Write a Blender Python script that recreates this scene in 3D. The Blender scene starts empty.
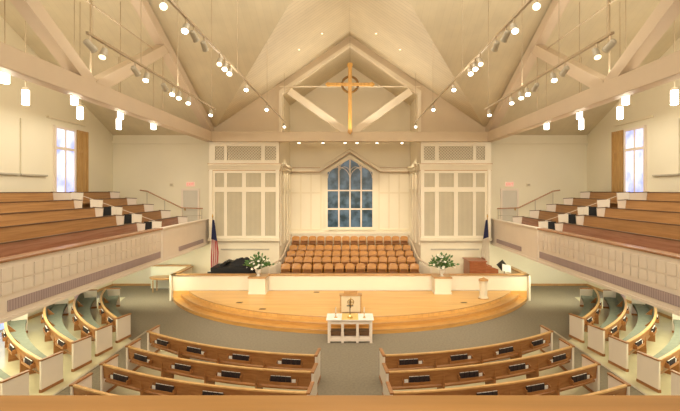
import bpy, bmesh, math, random
from mathutils import Vector, Matrix
random.seed(7)
SC = bpy.context.scene
C = SC.collection
sin, cos, pi, sqrt, asin = math.sin, math.cos, math.pi, math.sqrt, math.asin
ORD = ['first', 'second', 'third', 'fourth', 'fifth', 'sixth', 'seventh', 'eighth', 'ninth', 'tenth', 'eleventh',
       'twelfth', 'thirteenth', 'fourteenth', 'fifteenth', 'sixteenth']

# ------------------------------------------------------------------ materials
def _new(name):
    m = bpy.data.materials.new(name); m.use_nodes = True
    nt = m.node_tree; b = nt.nodes['Principled BSDF']
    return m, nt, b

def paint(name, col, rough=.55, var=.05, scale=3.0, metallic=0, spec=.4, bump=0):
    m, nt, b = _new(name)
    tc = nt.nodes.new('ShaderNodeTexCoord')
    n = nt.nodes.new('ShaderNodeTexNoise'); n.inputs['Scale'].default_value = scale; n.inputs['Detail'].default_value = 3
    nt.links.new(tc.outputs['Object'], n.inputs['Vector'])
    r = nt.nodes.new('ShaderNodeValToRGB')
    r.color_ramp.elements[0].color = tuple(max(0, c*(1-var)) for c in col)+(1,)
    r.color_ramp.elements[1].color = tuple(min(1, c*(1+var)) for c in col)+(1,)
    r.color_ramp.elements[0].position = .3; r.color_ramp.elements[1].position = .7
    nt.links.new(n.outputs['Fac'], r.inputs['Fac']); nt.links.new(r.outputs['Color'], b.inputs['Base Color'])
    b.inputs['Roughness'].default_value = rough; b.inputs['Metallic'].default_value = metallic
    b.inputs['Specular IOR Level'].default_value = spec
    if bump:
        bp = nt.nodes.new('ShaderNodeBump'); bp.inputs['Strength'].default_value = bump; bp.inputs['Distance'].default_value = .01
        nt.links.new(n.outputs['Fac'], bp.inputs['Height']); nt.links.new(bp.outputs['Normal'], b.inputs['Normal'])
    return m

def wood(name, dark, light, rough=.35, stretch=(1, 14, 14), scale=2.0, spec=.4, planks=None):
    m, nt, b = _new(name)
    tc = nt.nodes.new('ShaderNodeTexCoord'); mp = nt.nodes.new('ShaderNodeMapping')
    mp.inputs['Scale'].default_value = stretch
    n = nt.nodes.new('ShaderNodeTexNoise'); n.inputs['Scale'].default_value = scale; n.inputs['Detail'].default_value = 5
    n.inputs['Distortion'].default_value = .4
    r = nt.nodes.new('ShaderNodeValToRGB')
    r.color_ramp.elements[0].color = dark+(1,); r.color_ramp.elements[1].color = light+(1,)
    r.color_ramp.elements[0].position = .3; r.color_ramp.elements[1].position = .7
    nt.links.new(tc.outputs['Object'], mp.inputs['Vector']); nt.links.new(mp.outputs['Vector'], n.inputs['Vector'])
    nt.links.new(n.outputs['Fac'], r.inputs['Fac'])
    out = r.outputs['Color']
    if planks:
        out = _planks(nt, tc, out, planks)
    nt.links.new(out, b.inputs['Base Color'])
    b.inputs['Roughness'].default_value = rough; b.inputs['Specular IOR Level'].default_value = spec
    return m

def _planks(nt, tc, col_out, planks):
    axis, width, gap, dark = planks[:4]; vlo, vhi = planks[4:] if len(planks) > 4 else (.93, 1.05)
    sp = nt.nodes.new('ShaderNodeSeparateXYZ'); nt.links.new(tc.outputs['Object'], sp.inputs[0])
    d = nt.nodes.new('ShaderNodeMath'); d.operation = 'DIVIDE'; d.inputs[1].default_value = width
    nt.links.new(sp.outputs[axis], d.inputs[0])
    f = nt.nodes.new('ShaderNodeMath'); f.operation = 'FRACT'; nt.links.new(d.outputs[0], f.inputs[0])
    fl = nt.nodes.new('ShaderNodeMath'); fl.operation = 'FLOOR'; nt.links.new(d.outputs[0], fl.inputs[0])
    wn = nt.nodes.new('ShaderNodeTexWhiteNoise'); wn.noise_dimensions = '1D'; nt.links.new(fl.outputs[0], wn.inputs['W'])
    mr = nt.nodes.new('ShaderNodeMapRange'); mr.inputs['To Min'].default_value = vlo; mr.inputs['To Max'].default_value = vhi
    nt.links.new(wn.outputs['Value'], mr.inputs['Value'])
    lt = nt.nodes.new('ShaderNodeMath'); lt.operation = 'LESS_THAN'; lt.inputs[1].default_value = gap
    nt.links.new(f.outputs[0], lt.inputs[0])
    mx = nt.nodes.new('ShaderNodeMix'); mx.data_type = 'FLOAT'; mx.inputs[3].default_value = dark
    nt.links.new(lt.outputs[0], mx.inputs[0]); nt.links.new(mr.outputs[0], mx.inputs[2])
    vm = nt.nodes.new('ShaderNodeVectorMath'); vm.operation = 'SCALE'
    nt.links.new(col_out, vm.inputs[0]); nt.links.new(mx.outputs[0], vm.inputs['Scale'])
    return vm.outputs[0]

def boards(name, col, axis, width=.16, rough=.6, gap=.08, dark=.9, var=.05, vr=(.985, 1.015)):
    m = paint(name, col, rough, var, 1.2)
    nt = m.node_tree; b = nt.nodes['Principled BSDF']
    tc = [n for n in nt.nodes if n.type == 'TEX_COORD'][0]
    l = b.inputs['Base Color'].links[0]; src = l.from_socket
    nt.links.new(_planks(nt, tc, src, (axis, width, gap, dark)+vr), b.inputs['Base Color'])
    return m

def glow(name, col, strength, base=(.9, .9, .85)):
    m, nt, b = _new(name)
    tc = nt.nodes.new('ShaderNodeTexCoord'); n = nt.nodes.new('ShaderNodeTexNoise'); n.inputs['Scale'].default_value = 2
    nt.links.new(tc.outputs['Object'], n.inputs['Vector'])
    r = nt.nodes.new('ShaderNodeValToRGB')
    r.color_ramp.elements[0].color = tuple(c*.9 for c in col)+(1,); r.color_ramp.elements[1].color = col+(1,)
    nt.links.new(n.outputs['Fac'], r.inputs['Fac']); nt.links.new(r.outputs['Color'], b.inputs['Emission Color'])
    b.inputs['Base Color'].default_value = base+(1,); b.inputs['Emission Strength'].default_value = strength
    b.inputs['Roughness'].default_value = .4
    return m

def dusk_glass(name, a, bcol, strength, scale=1.2, rough=.08):
    m, nt, b = _new(name)
    tc = nt.nodes.new('ShaderNodeTexCoord'); n = nt.nodes.new('ShaderNodeTexNoise')
    n.inputs['Scale'].default_value = scale; n.inputs['Detail'].default_value = 6
    nt.links.new(tc.outputs['Object'], n.inputs['Vector'])
    r = nt.nodes.new('ShaderNodeValToRGB'); r.color_ramp.elements[0].position = .38; r.color_ramp.elements[1].position = .66
    r.color_ramp.elements[0].color = a+(1,); r.color_ramp.elements[1].color = bcol+(1,)
    nt.links.new(n.outputs['Fac'], r.inputs['Fac']); nt.links.new(r.outputs['Color'], b.inputs['Emission Color'])
    nt.links.new(r.outputs['Color'], b.inputs['Base Color'])
    b.inputs['Emission Strength'].default_value = strength; b.inputs['Roughness'].default_value = rough
    return m

def stripes(name, c1, c2, width, axis=0):
    m, nt, b = _new(name)
    tc = nt.nodes.new('ShaderNodeTexCoord'); sp = nt.nodes.new('ShaderNodeSeparateXYZ'); nt.links.new(tc.outputs['UV'], sp.inputs[0])
    d = nt.nodes.new('ShaderNodeMath'); d.operation = 'DIVIDE'; d.inputs[1].default_value = width; nt.links.new(sp.outputs[axis], d.inputs[0])
    f = nt.nodes.new('ShaderNodeMath'); f.operation = 'FRACT'; nt.links.new(d.outputs[0], f.inputs[0])
    g = nt.nodes.new('ShaderNodeMath'); g.operation = 'GREATER_THAN'; g.inputs[1].default_value = .5; nt.links.new(f.outputs[0], g.inputs[0])
    mx = nt.nodes.new('ShaderNodeMix'); mx.data_type = 'RGBA'
    mx.inputs[6].default_value = c1+(1,); mx.inputs[7].default_value = c2+(1,)
    nt.links.new(g.outputs[0], mx.inputs[0]); nt.links.new(mx.outputs[2], b.inputs['Base Color'])
    b.inputs['Roughness'].default_value = .8
    return m

CEIL = (.66, .53, .37)
MT = dict(
    wall=paint('wall_paint', (.80, .74, .58), .6, .02, .6),
    wallw=paint('chancel_paint', (.86, .79, .64), .5, .02, .6),
    lowwall=paint('lower_wall_paint', (.84, .83, .66), .6, .02, .6),
    ceil_n=boards('ceiling_boards_nave', (.64, .55, .385), 1, .28, gap=.12, dark=.80),
    ceil_t=boards('ceiling_boards_transept', (.66, .585, .42), 0, .28, dark=.95),
    beam=paint('beam_paint', (.66, .54, .41), .5, .03, 1.0),
    chord=paint('chord_paint', (.70, .575, .42), .5, .03, 1.0),
    strut=paint('strut_paint_lit', (.84, .74, .58), .5, .03, 1.0),  # brighter than the chords: light on the struts put into the colour
    carpet=paint('carpet', (.255, .222, .168), .95, .10, 14, spec=.05, bump=.3),
    vinyl=paint('pale_vinyl', (.68, .64, .43), .12, .05, 1.5, spec=.5),
    white=paint('white_paint', (.80, .70, .60), .45, .02, 2),
    fascia=paint('gallery_fascia', (.81, .72, .625), .45, .02, 2),
    whitep=paint('panel_white', (.83, .745, .65), .45, .02, 2),
    cream=paint('cream_paint', (.80, .72, .55), .45, .02, 2),
    pew=wood('pew_oak', (.29, .12, .036), (.42, .195, .068), .38, (2, 2, 12), 1.6),
    pewcap=wood('pew_cap_oak', (.56, .32, .12), (.72, .46, .19), .3, (3, 3, 3), 1.5),
    gpew_glare=wood('gallery_front_pew_glare', (.30, .13, .075), (.42, .21, .13), .22, (12, .6, 12), 1.2),  # front row's reddish glare put into the oak colour
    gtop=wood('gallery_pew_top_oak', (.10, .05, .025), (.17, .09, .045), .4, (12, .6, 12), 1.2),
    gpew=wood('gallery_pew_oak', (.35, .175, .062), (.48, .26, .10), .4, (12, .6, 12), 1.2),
    gcap=wood('gallery_cap_oak', (.33, .16, .08), (.48, .26, .15), .25, (12, .6, 12), 1.2),
    rail=wood('rail_oak', (.22, .105, .026), (.34, .17, .046), .5, (.35, 6, 6), 2.2, spec=.2),
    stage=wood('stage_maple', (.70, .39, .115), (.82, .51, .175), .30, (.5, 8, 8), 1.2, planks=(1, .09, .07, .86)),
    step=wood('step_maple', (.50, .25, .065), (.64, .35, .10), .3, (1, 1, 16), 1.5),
    choir_shade=wood('choir_oak_shaded', (.15, .055, .012), (.23, .09, .022), .35, (3, 3, 10), 2.0),  # darkened choir oak, shadow between the chair rows put into its colour
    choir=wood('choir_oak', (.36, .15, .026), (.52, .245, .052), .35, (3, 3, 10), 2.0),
    trimw=wood('light_oak_trim', (.44, .235, .085), (.58, .34, .14), .3, (2, 10, 10), 1.6),
    shutter=wood('shutter_oak', (.42, .24, .08), (.58, .36, .14), .4, (10, 10, 1), 1.5),
    cross=wood('cross_oak', (.58, .29, .05), (.80, .46, .12), .3, (6, 6, 1), 2.0),
    ring=paint('cross_ring_bronze', (.26, .14, .04), .4, .2, 12, .6),
    red=wood('console_mahogany', (.26, .075, .025), (.38, .13, .05), .3, (2, 8, 8), 1.6),
    boxwood=wood('dark_box_wood', (.10, .05, .02), (.17, .09, .04), .5, (2, 8, 8), 1.6),
    black=paint('piano_black', (.010, .010, .011), .5, .1, 4),
    cloth_black=paint('matt_black', (.014, .014, .016), .8, .1, 4),
    grillefab=boards('grille_fabric', (.58, .52, .38), 0, .07, .8, .35, .78),
    lattice=paint('lattice_back', (.48, .42, .31), .8, .04, 3),
    vent=boards('vent_grille', (.44, .35, .36), 1, .09, .6, .35, .72),
    teal=paint('sage_upholstery', (.215, .235, .19), .9, .08, 6, spec=.1),
    books=paint('hymnal_cover', (.025, .018, .022), .5, .3, 20),
    paper=paint('white_paper', (.85, .83, .78), .7, .03, 8),
    metal=paint('track_metal', (.50, .40, .27), .4, .05, 8, .5),
    grey=paint('lamp_grey', (.50, .45, .36), .5, .05, 8, .2),
    darkmetal=paint('dark_metal', (.05, .045, .04), .4, .1, 8, .7),
    brass=paint('brass', (.70, .48, .16), .25, .08, 10, .9),
    pend=glow('pendant_glass', (1.0, .95, .82), 7.0),
    lamp=glow('lamp_lens', (1.0, .92, .74), 9.0),
    lampdim=glow('lamp_lens_warm', (1.0, .80, .52), 2.6),
    winL=dusk_glass('window_daylight', (.34, .40, .86), (.86, .90, 1.0), .95, .8, .1),
    winB=dusk_glass('chancel_glass', (.008, .022, .028), (.06, .10, .14), .75, 2.0, .3),
    winLow=dusk_glass('lower_window_glass', (.12, .20, .80), (.55, .66, 1.0), 1.3, .5),
    exitm=glow('exit_face', (.9, .58, .45), .22, (.8, .6, .5)),
    exitl=glow('exit_letters', (.95, .30, .22), .5, (.8, .1, .1)),
    green=paint('leaf_green', (.085, .19, .05), .6, .4, 10),
    petal=paint('petal_white', (.88, .86, .76), .6, .05, 10),
    vase=paint('vase_ceramic', (.80, .76, .66), .3, .03, 6),
    gold=paint('gold_cloth', (.74, .54, .20), .7, .1, 12),
    linen=paint('linen', (.86, .80, .76), .8, .03, 8),
    blue=paint('flag_blue', (.03, .035, .10), .8, .1, 8),
    flagw=paint('flag_white', (.66, .58, .46), .8, .04, 8),
    flags=stripes('flag_stripes', (.42, .02, .025), (.66, .57, .50), .24, 0),
    glass=paint('lectern_acrylic', (.72, .60, .40), .15, .03, 5),
    doorp=paint('door_paint', (.62, .58, .50), .5, .03, 2),
)

# ------------------------------------------------------------------ geometry
class MB:
    def __init__(s): s.v = []; s.f = []; s.uv = None
    def add(s, vs, fs):
        b = len(s.v); s.v += [tuple(p) for p in vs]; s.f += [tuple(b+i for i in f) for f in fs]; return s
    def box(s, x0, x1, y0, y1, z0, z1):
        x0, x1 = min(x0, x1), max(x0, x1); y0, y1 = min(y0, y1), max(y0, y1); z0, z1 = min(z0, z1), max(z0, z1)
        return s.add([(x0, y0, z0), (x1, y0, z0), (x1, y1, z0), (x0, y1, z0), (x0, y0, z1), (x1, y0, z1), (x1, y1, z1), (x0, y1, z1)],
                     [(0, 3, 2, 1), (4, 5, 6, 7), (0, 1, 5, 4), (1, 2, 6, 5), (2, 3, 7, 6), (3, 0, 4, 7)])
    def prism(s, poly, axis, a, b):
        """poly: 2d points; axis 'x': (y,z), 'y': (x,z), 'z': (x,y)"""
        def p(q, t): return {'x': (t, q[0], q[1]), 'y': (q[0], t, q[1]), 'z': (q[0], q[1], t)}[axis]
        n = len(poly)
        vs = [p(q, a) for q in poly]+[p(q, b) for q in poly]
        fs = [tuple(range(n)), tuple(range(2*n-1, n-1, -1))]+[(i, (i+1) % n, n+(i+1) % n, n+i) for i in range(n)]
        return s.add(vs, fs)
    def bar(s, p0, p1, w, h, up=(0, 0, 1)):
        p0, p1 = Vector(p0), Vector(p1); d = (p1-p0).normalized(); u = Vector(up)
        r = d.cross(u).normalized(); u = r.cross(d).normalized()
        vs = []
        for p in (p0, p1):
            for a, b in ((-1, -1), (1, -1), (1, 1), (-1, 1)): vs.append(p+r*(a*w/2)+u*(b*h/2))
        return s.add(vs, [(0, 1, 2, 3), (7, 6, 5, 4), (0, 4, 5, 1), (1, 5, 6, 2), (2, 6, 7, 3), (3, 7, 4, 0)])
    def tube(s, pts, r, n=8, caps=True):
        pts = [Vector(p) for p in pts]; rs = r if isinstance(r, (list, tuple)) else [r]*len(pts)
        rings = []
        for i, p in enumerate(pts):
            d = (pts[min(i+1, len(pts)-1)]-pts[max(i-1, 0)]).normalized()
            u = Vector((0, 0, 1)) if abs(d.z) < .9 else Vector((1, 0, 0))
            a = d.cross(u).normalized(); b = a.cross(d)
            rings.append([p+a*(rs[i]*cos(2*pi*k/n))+b*(rs[i]*sin(2*pi*k/n)) for k in range(n)])
        vs = [q for R in rings for q in R]; fs = []
        for i in range(len(pts)-1):
            for k in range(n): fs.append((i*n+k, i*n+(k+1) % n, (i+1)*n+(k+1) % n, (i+1)*n+k))
        if caps: fs += [tuple(range(n-1, -1, -1)), tuple((len(pts)-1)*n+k for k in range(n))]
        return s.add(vs, fs)
    def lathe(s, prof, c=(0, 0, 0), n=16):
        vs = []; fs = []
        for r, z in prof:
            for k in range(n): vs.append((c[0]+r*cos(2*pi*k/n), c[1]+r*sin(2*pi*k/n), c[2]+z))
        for i in range(len(prof)-1):
            for k in range(n): fs.append((i*n+k, i*n+(k+1) % n, (i+1)*n+(k+1) % n, (i+1)*n+k))
        fs += [tuple(range(n-1, -1, -1)), tuple((len(prof)-1)*n+k for k in range(n))]
        return s.add(vs, fs)
    def loft(s, A, B):
        """solid strip: A, B lists of 4-point cross sections are given as rows"""
        return s
    def sweep(s, rows, closed_caps=True):
        """rows: list of cross-sections (same count), joined in order"""
        n = len(rows[0]); vs = [q for R in rows for q in R]; fs = []
        for i in range(len(rows)-1):
            for k in range(n): fs.append((i*n+k, i*n+(k+1) % n, (i+1)*n+(k+1) % n, (i+1)*n+k))
        if closed_caps: fs += [tuple(range(n-1, -1, -1)), tuple((len(rows)-1)*n+k for k in range(n))]
        return s.add(vs, fs)
    def mirror(s, sx):
        if sx < 0: s.v = [(-x, y, z) for x, y, z in s.v]
        return s
    def build(s, name, mat, parent=None, smooth=False, bevel=0, uv=None):
        me = bpy.data.meshes.new(name)
        o0 = Vector((0, 0, 0)); p = parent
        while p is not None: o0 += Vector(p.location); p = p.parent
        me.from_pydata([Vector(v)-o0 for v in s.v], [], s.f)
        bm = bmesh.new(); bm.from_mesh(me); bmesh.ops.recalc_face_normals(bm, faces=bm.faces); bm.to_mesh(me); bm.free()
        if uv:
            l = me.uv_layers.new(name='UVMap')
            for lp in me.loops: l.data[lp.index].uv = uv[lp.vertex_index]
        me.materials.append(MT[mat] if isinstance(mat, str) else mat)
        if smooth:
            for q in me.polygons: q.use_smooth = True
        ob = bpy.data.objects.new(name, me); C.objects.link(ob)
        if parent: ob.parent = parent
        if bevel:
            bv = ob.modifiers.new('bevel', 'BEVEL'); bv.width = bevel; bv.segments = 2; bv.limit_method = 'ANGLE'
        return ob

def tag(o, label=None, cat=None, group=None, kind=None):
    if label: o['label'] = label
    if cat: o['category'] = cat
    if group: o['group'] = group
    if kind: o['kind'] = kind
    return o
def thing(name, loc, label, cat, group=None):
    o = bpy.data.objects.new(name, None); o.empty_display_size = .1; C.objects.link(o); o.location = loc
    return tag(o, label, cat, group)
def struct(mb, name, mat, parent=None, **k):
    o = mb.build(name, mat, parent, **k)
    if parent is None: o['kind'] = 'structure'
    return o
def dup(root, loc, rotz=None, label=None, group=None, sx=None):
    r = root.copy(); C.objects.link(r); r.location = loc
    if rotz is not None: r.rotation_euler = (0, 0, rotz)
    if label: r['label'] = label
    if group: r['group'] = group
    for ch in list(root.children):
        c = ch.copy(); C.objects.link(c); c.parent = r
        for g in list(ch.children):
            d = g.copy(); C.objects.link(d); d.parent = c
    return r

SIDE = {-1: 'left', 1: 'right'}
RIDGE, NS, TS, YC = 14.15, .68, .436, 13.5
def zN(x): return RIDGE-NS*abs(x)
def zT(y): return RIDGE-TS*abs(y-YC)
WX, FY, RX = 13.7, 26.0, 3.94      # transept wall x, transept front wall y, chancel recess half width

# ------------------------------------------------------------------ the room
struct(MB().box(-14, 14, -6.2, 30, -.3, 0), 'floor', 'carpet')
VX = .641
# ceilings
for sx in (-1, 1):
    n = MB()
    yv = FY+.05; xv = (yv-YC)*VX
    n.add([(0, YC, RIDGE), (0, yv, RIDGE), (-xv, yv, zN(xv))], [(0, 1, 2)])
    yb = 1.0; xb = (YC-yb)*VX
    n.add([(0, YC, RIDGE), (-xb, yb, zN(xb)), (0, yb, RIDGE)], [(0, 1, 2)])
    n.add([(0, yb, RIDGE), (-xb, yb, zN(xb)), (-xb, -6, zN(xb)), (0, -6, RIDGE)], [(0, 1, 2, 3)])
    struct(n.mirror(-sx), 'ceiling_nave_'+SIDE[sx], 'ceil_n')
    t = MB()
    t.add([(0, YC, RIDGE), (-WX-.1, YC, RIDGE), (-WX-.1, yv, zT(yv)), (-xv, yv, zT(yv))], [(0, 1, 2, 3)])
    t.add([(0, YC, RIDGE), (-xb, yb, zT(yb)), (-WX-.1, yb, zT(yb)), (-WX-.1, YC, RIDGE)], [(0, 1, 2, 3)])
    struct(t.mirror(-sx), 'ceiling_transept_'+SIDE[sx], 'ceil_t')
# outer walls
for sx in (-1, 1):
    w = MB().prism([(1, 0), (FY, 0), (FY, zT(FY)), (YC, RIDGE), (1, zT(1))], 'x', -WX-.2, -WX)
    struct(w.mirror(-sx), 'wall_'+SIDE[sx], 'wall')
    w = MB().box(-WX-.2, -7.83, FY, FY+.2, 0, zT(FY)+.1)
    struct(w.mirror(-sx), 'wall_front_'+SIDE[sx], 'wall')
    w = MB().box(-WX-.2, -8.0, .8, 1.0, 0, 9.4)
    struct(w.mirror(-sx), 'wall_rear_transept_'+SIDE[sx], 'wall')
    w = MB().box(-8.2, -8.0, -6, 1, 0, 9.4)
    struct(w.mirror(-sx), 'wall_rear_side_'+SIDE[sx], 'wall')
    b = MB().box(-WX, -8.9, FY-.03, FY, 0, .12)
    struct(b.mirror(-sx), 'baseboard_front_'+SIDE[sx], 'trimw')
    b = MB().box(-WX, -WX+.03, 1, FY, 0, .12)
    struct(b.mirror(-sx), 'baseboard_'+SIDE[sx], 'trimw')
    b = MB().box(-WX, -7.83, FY-.14, FY, 8.20, 8.34)
    struct(b.mirror(-sx), 'trim_front_'+SIDE[sx], 'wall')
    # chancel arch wall above the organ cases, with its gabled opening
    w = MB().prism([(-8.1, 8.25), (-RX, 8.25), (-RX, 11.0), (0, 13.66), (0, 14.6), (-8.1, 9.1)], 'y', 25.15, 25.35)
    struct(w.mirror(-sx), 'wall_chancel_arch_'+SIDE[sx], 'chord')
    w = MB().prism([(-RX-.02, 8.25), (-RX+.16, 8.25), (-RX+.16, 10.9), (0, 13.56), (0, 13.74), (-RX-.02, 11.06)], 'y', 25.05, 25.40)
    struct(w.mirror(-sx), 'trim_chancel_arch_'+SIDE[sx], 'strut')
    # recess side walls and ceiling
    w = MB().box(-RX-.2, -RX, 25.35, 29.6, .0, 11.2)
    struct(w.mirror(-sx), 'wall_recess_'+SIDE[sx], 'wallw')
    w = MB().prism([(-RX-.1, 11.0), (0, 13.7), (0, 13.9), (-RX-.1, 11.2)], 'y', 25.3, 29.6)
    struct(w.mirror(-sx), 'ceiling_recess_'+SIDE[sx], 'ceil_n')
struct(MB().box(-8.2, 8.2, -6.2, -6, 0, 14.3), 'wall_rear', 'wall')
struct(MB().prism([(-4.2, 0), (4.2, 0), (4.2, 11.1), (0, 13.9), (-4.2, 11.1)], 'y', 29.5, 29.7), 'wall_chancel', 'wallw')

# chancel back wall: wainscot grid, cornice following the window gable, cap
def zpx(py, d): return 5.5-(py-190.5)*d/450
D = 29.5
zc0, zc1 = 6.72, 7.0
trim = MB()
xw, xa = 1.92, 0
for sx in (-1, 1):
    pts = [(sx*RX, zc0), (sx*1.98, zc0), (0, 7.98), (0, 8.22), (sx*1.94, zc1), (sx*RX, zc1)]
    trim.prism(pts, 'y', 29.3, 29.5)
    trim.prism([(sx*RX, zc1), (sx*1.90, zc1), (0, 8.22), (0, 8.30), (sx*1.94, zc1+.07), (sx*RX, zc1+.07)], 'y', 29.22, 29.5)
struct(trim, 'trim_chancel_cornice', 'wallw')
ln = MB()
for sx in (-1, 1):
    for dz in (-.015, .275):
        ln.bar((sx*RX, 29.27, zc0+dz), (sx*1.96, 29.27, zc0+dz), .05, .04); ln.bar((sx*1.96, 29.265, zc0+dz), (0, 29.265, 7.98+dz*.9), .05, .04)
struct(ln, 'trim_chancel_cornice_line', 'trimw')
wn = MB()
for sx in (-1, 1):
    xs = [1.9, 2.55, 3.22, 3.9]
    for x in xs: wn.box(sx*x-.05, sx*x+.05, 29.44, 29.5, 2.9, 6.72)
    for z in (2.95, 5.35, 6.62): wn.box(sx*1.9, sx*3.94, 29.45, 29.5, z-.05, z+.05)
struct(wn, 'trim_chancel_wainscot', 'cream')
struct(MB().box(-RX, RX, 29.05, 29.5, 2.68, 2.8), 'trim_choir_back_cap', 'wallw')

# chancel window
def wp(px, py): return ((px-350.3)*29.45/450, zpx(py, 29.45))
win = MB()
outer = [wp(325.3, 229.5), wp(325.3, 171.2), wp(350.3, 154.5), wp(375.3, 171.2), wp(375.3, 229.5)]
inner = [wp(328, 227), wp(328, 172.5), wp(350.3, 159), wp(372.6, 172.5), wp(372.6, 227)]
for i in range(5):
    j = (i+1) % 5
    win.prism([outer[i], outer[j], inner[j], inner[i]], 'y', 29.28, 29.5)
w1 = struct(win, 'window_1', 'wallw')
mun = MB()
for px in (339.2, 350.3, 361.4):
    x, z0 = wp(px, 227); zt = wp(px, 172.5-13.5*(1-abs(px-350.3)/22.3))[1]
    mun.box(x-.045, x+.045, 29.33, 29.42, z0, zt)
for py in (209, 190.5):
    a, z = wp(328, py); b, _ = wp(372.6, py)
    mun.box(a, b, 29.34, 29.41, z-.045, z+.045)
# gothic tracery in the gable
for c, r in ((0, .74),):
    arc = [(c+r*cos(t), 29.37, 6.62+r*1.25*sin(t)) for t in [pi*k/12 for k in range(13)]]
    mun.tube(arc, .03, 6)
for sx in (-1, 1):
    arc = [(sx*.74+sx*.72*cos(t), 29.37, 6.30+.72*sin(t)) for t in [pi*k/10 for k in range(11)]]
    mun.tube(arc, .025, 6)
    arc = [(sx*.36+.36*cos(t), 29.37, 6.62+.42*sin(t)) for t in [pi*k/10 for k in range(11)]]
    mun.tube(arc, .02, 6)
mun.build('muntins', 'white', w1)
MB().prism(inner, 'y', 29.40, 29.46).build('pane', 'winB', w1)

# side windows with oak shutters, blind panels and ledges in each gallery
for sx in (-1, 1):
    w = MB(); g = MB()
    y0, y1, z0, z1 = 20.75, 22.35, 5.2, 8.52
    for q, (a, b, c, d) in enumerate(((y0, y0+.1, z0, z1), (y1-.1, y1, z0, z1), (y0+.01, y1-.01, z0, z0+.12), (y0+.01, y1-.01, z1-.12, z1-.005), (y0+.01, y1-.01, 7.42, 7.56), ((y0+y1)/2-.04, (y0+y1)/2+.04, z0, z1))):
        w.box(-WX, -WX+.12-.004*q, a, b, c, d)
    wo = struct(w.mirror(-sx), 'window_%d' % (2 if sx < 0 else 3), 'white')
    g.box(-WX, -WX+.05, y0+.05, y1-.05, z0+.05, z1-.05)
    g.mirror(-sx).build('pane', 'winL', wo)
    for k, (ya, yb) in enumerate(((22.42, 23.35), (15.2, 17.12))):
        t = thing('shutter', (sx*WX, (ya+yb)/2, z0), 'oak folding shutter standing open beside the %s gallery window' % SIDE[sx] if k == 0 else 'oak shutter at the edge of the picture, far along the %s gallery wall' % SIDE[sx], 'shutter', 'gallery window shutters')
        f = MB()
        for q, (a, b, c, d) in enumerate(((ya, ya+.1, z0, z1), (yb-.1, yb, z0, z1), (ya+.01, yb-.01, z0, z0+.12), (ya+.01, yb-.01, z1-.1, z1-.005), (ya+.01, yb-.01, 7.42, 7.56), ((ya+yb)/2-.04, (ya+yb)/2+.04, z0, z1))):
            f.box(-WX+.02, -WX+.14-.004*q, a, b, c, d)
        f.mirror(-sx).build('frame', 'shutter', t)
        p = MB().box(-WX+.02, -WX+.09, ya+.08, yb-.08, z0+.1, z1-.08)
        p.mirror(-sx).build('panel', 'shutter', t)
    ld = MB().box(-WX, -WX+.12, 20.3, 23.2, 8.8, 8.88)
    tag(ld.mirror(-sx).build('window_ledge', 'cream'), 'narrow painted ledge on the wall above the %s gallery window' % SIDE[sx], 'ledge')
    for k, (ya, yb) in enumerate(((18.65, 20.25), (17.2, 18.55))):
        t = thing('acoustic_panel', (sx*WX, (ya+yb)/2, 6.15), 'large plain cream wall panel %s, %s gallery' % (('beside the window', 'next to the oak shutter')[k], SIDE[sx]), 'wall panel', 'gallery wall panels')
        p = MB().box(-WX+.004, -WX+.08, ya, yb, 6.2, 8.5); p.mirror(-sx).build('face', 'wall', t)
        p = MB().box(-WX+.004, -WX+.11, ya, yb, 6.13, 6.2); p.mirror(-sx).build('lower_trim', 'grey', t)  # trim strip along the panel's lower edge
    # daylight windows at floor level below the gallery
    for k, (ya, yb) in enumerate(((22.3, 23.6), (20.2, 21.5), (16.6, 17.9), (13.2, 14.5))):
        w = MB()
        for a, b, c, d in ((ya, ya+.08, .01, 2.1), (yb-.08, yb, .01, 2.1), (ya, yb, 2.0, 2.1), (ya, yb, .01, .06)):
            w.box(-WX, -WX+.08-.01*(b-a > .5), a, b, c, d)
        wo = struct(w.mirror(-sx), 'window_%d' % (10+k+(10 if sx > 0 else 0)), 'white')
        MB().box(-WX, -WX+.04, ya+.05, yb-.05, .03, 2.05).mirror(-sx).build('pane', 'winLow', wo)
    # door, exit sign, switch plate on the transept front wall
    xd0, xd1 = -9.62, -8.78
    w = MB()
    for a, b, c, d in ((xd0-.1, xd0, 3.4, 5.5), (xd1, xd1+.1, 3.4, 5.5), (xd0-.1, xd1+.1, 5.5, 5.62)): w.box(a, b, FY-.08, FY, c, d)
    do = struct(w.mirror(-sx), 'door_%d' % (1 if sx < 0 else 2), 'white')
    MB().box(xd0, xd1, FY-.04, FY, 3.4, 5.5).mirror(-sx).build('door_leaf', 'doorp', do)
    MB().box(xd0+.08, xd0+.14, FY-.1, FY-.03, 4.35, 4.5).mirror(-sx).build('door_handle', 'brass', do)
    xs = -9.2*(-sx)
    t = thing('exit_sign', (xs, FY-.06, 5.72), 'pale EXIT sign with red letters above the %s gallery door' % SIDE[sx], 'sign', 'exit signs')
    MB().box(xs-.24, xs+.24, FY-.07, FY, 5.72, 6.0).build('sign_face', 'exitm', t)
    cu = bpy.data.curves.new('lettering', 'FONT'); cu.body = 'EXIT'; cu.size = .2; cu.align_x = 'CENTER'; cu.align_y = 'CENTER'; cu.extrude = .004
    cu.materials.append(MT['exitl'])
    tmp = bpy.data.objects.new('lettering_text', cu); C.objects.link(tmp)
    me = bpy.data.meshes.new_from_object(tmp.evaluated_get(bpy.context.evaluated_depsgraph_get()))
    bpy.data.objects.remove(tmp); me.materials.clear(); me.materials.append(MT['exitl'])
    lo = bpy.data.objects.new('lettering', me); C.objects.link(lo); lo.parent = t
    lo.location = (0, -.018, .14); lo.rotation_euler = (pi/2, 0, 0)
    xs = -10.3*(-sx)
    t = thing('wall_speaker', (xs, FY-.06, 5.72), 'small beige box on the wall beside the %s gallery exit sign' % SIDE[sx], 'wall box', 'wall boxes')
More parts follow.
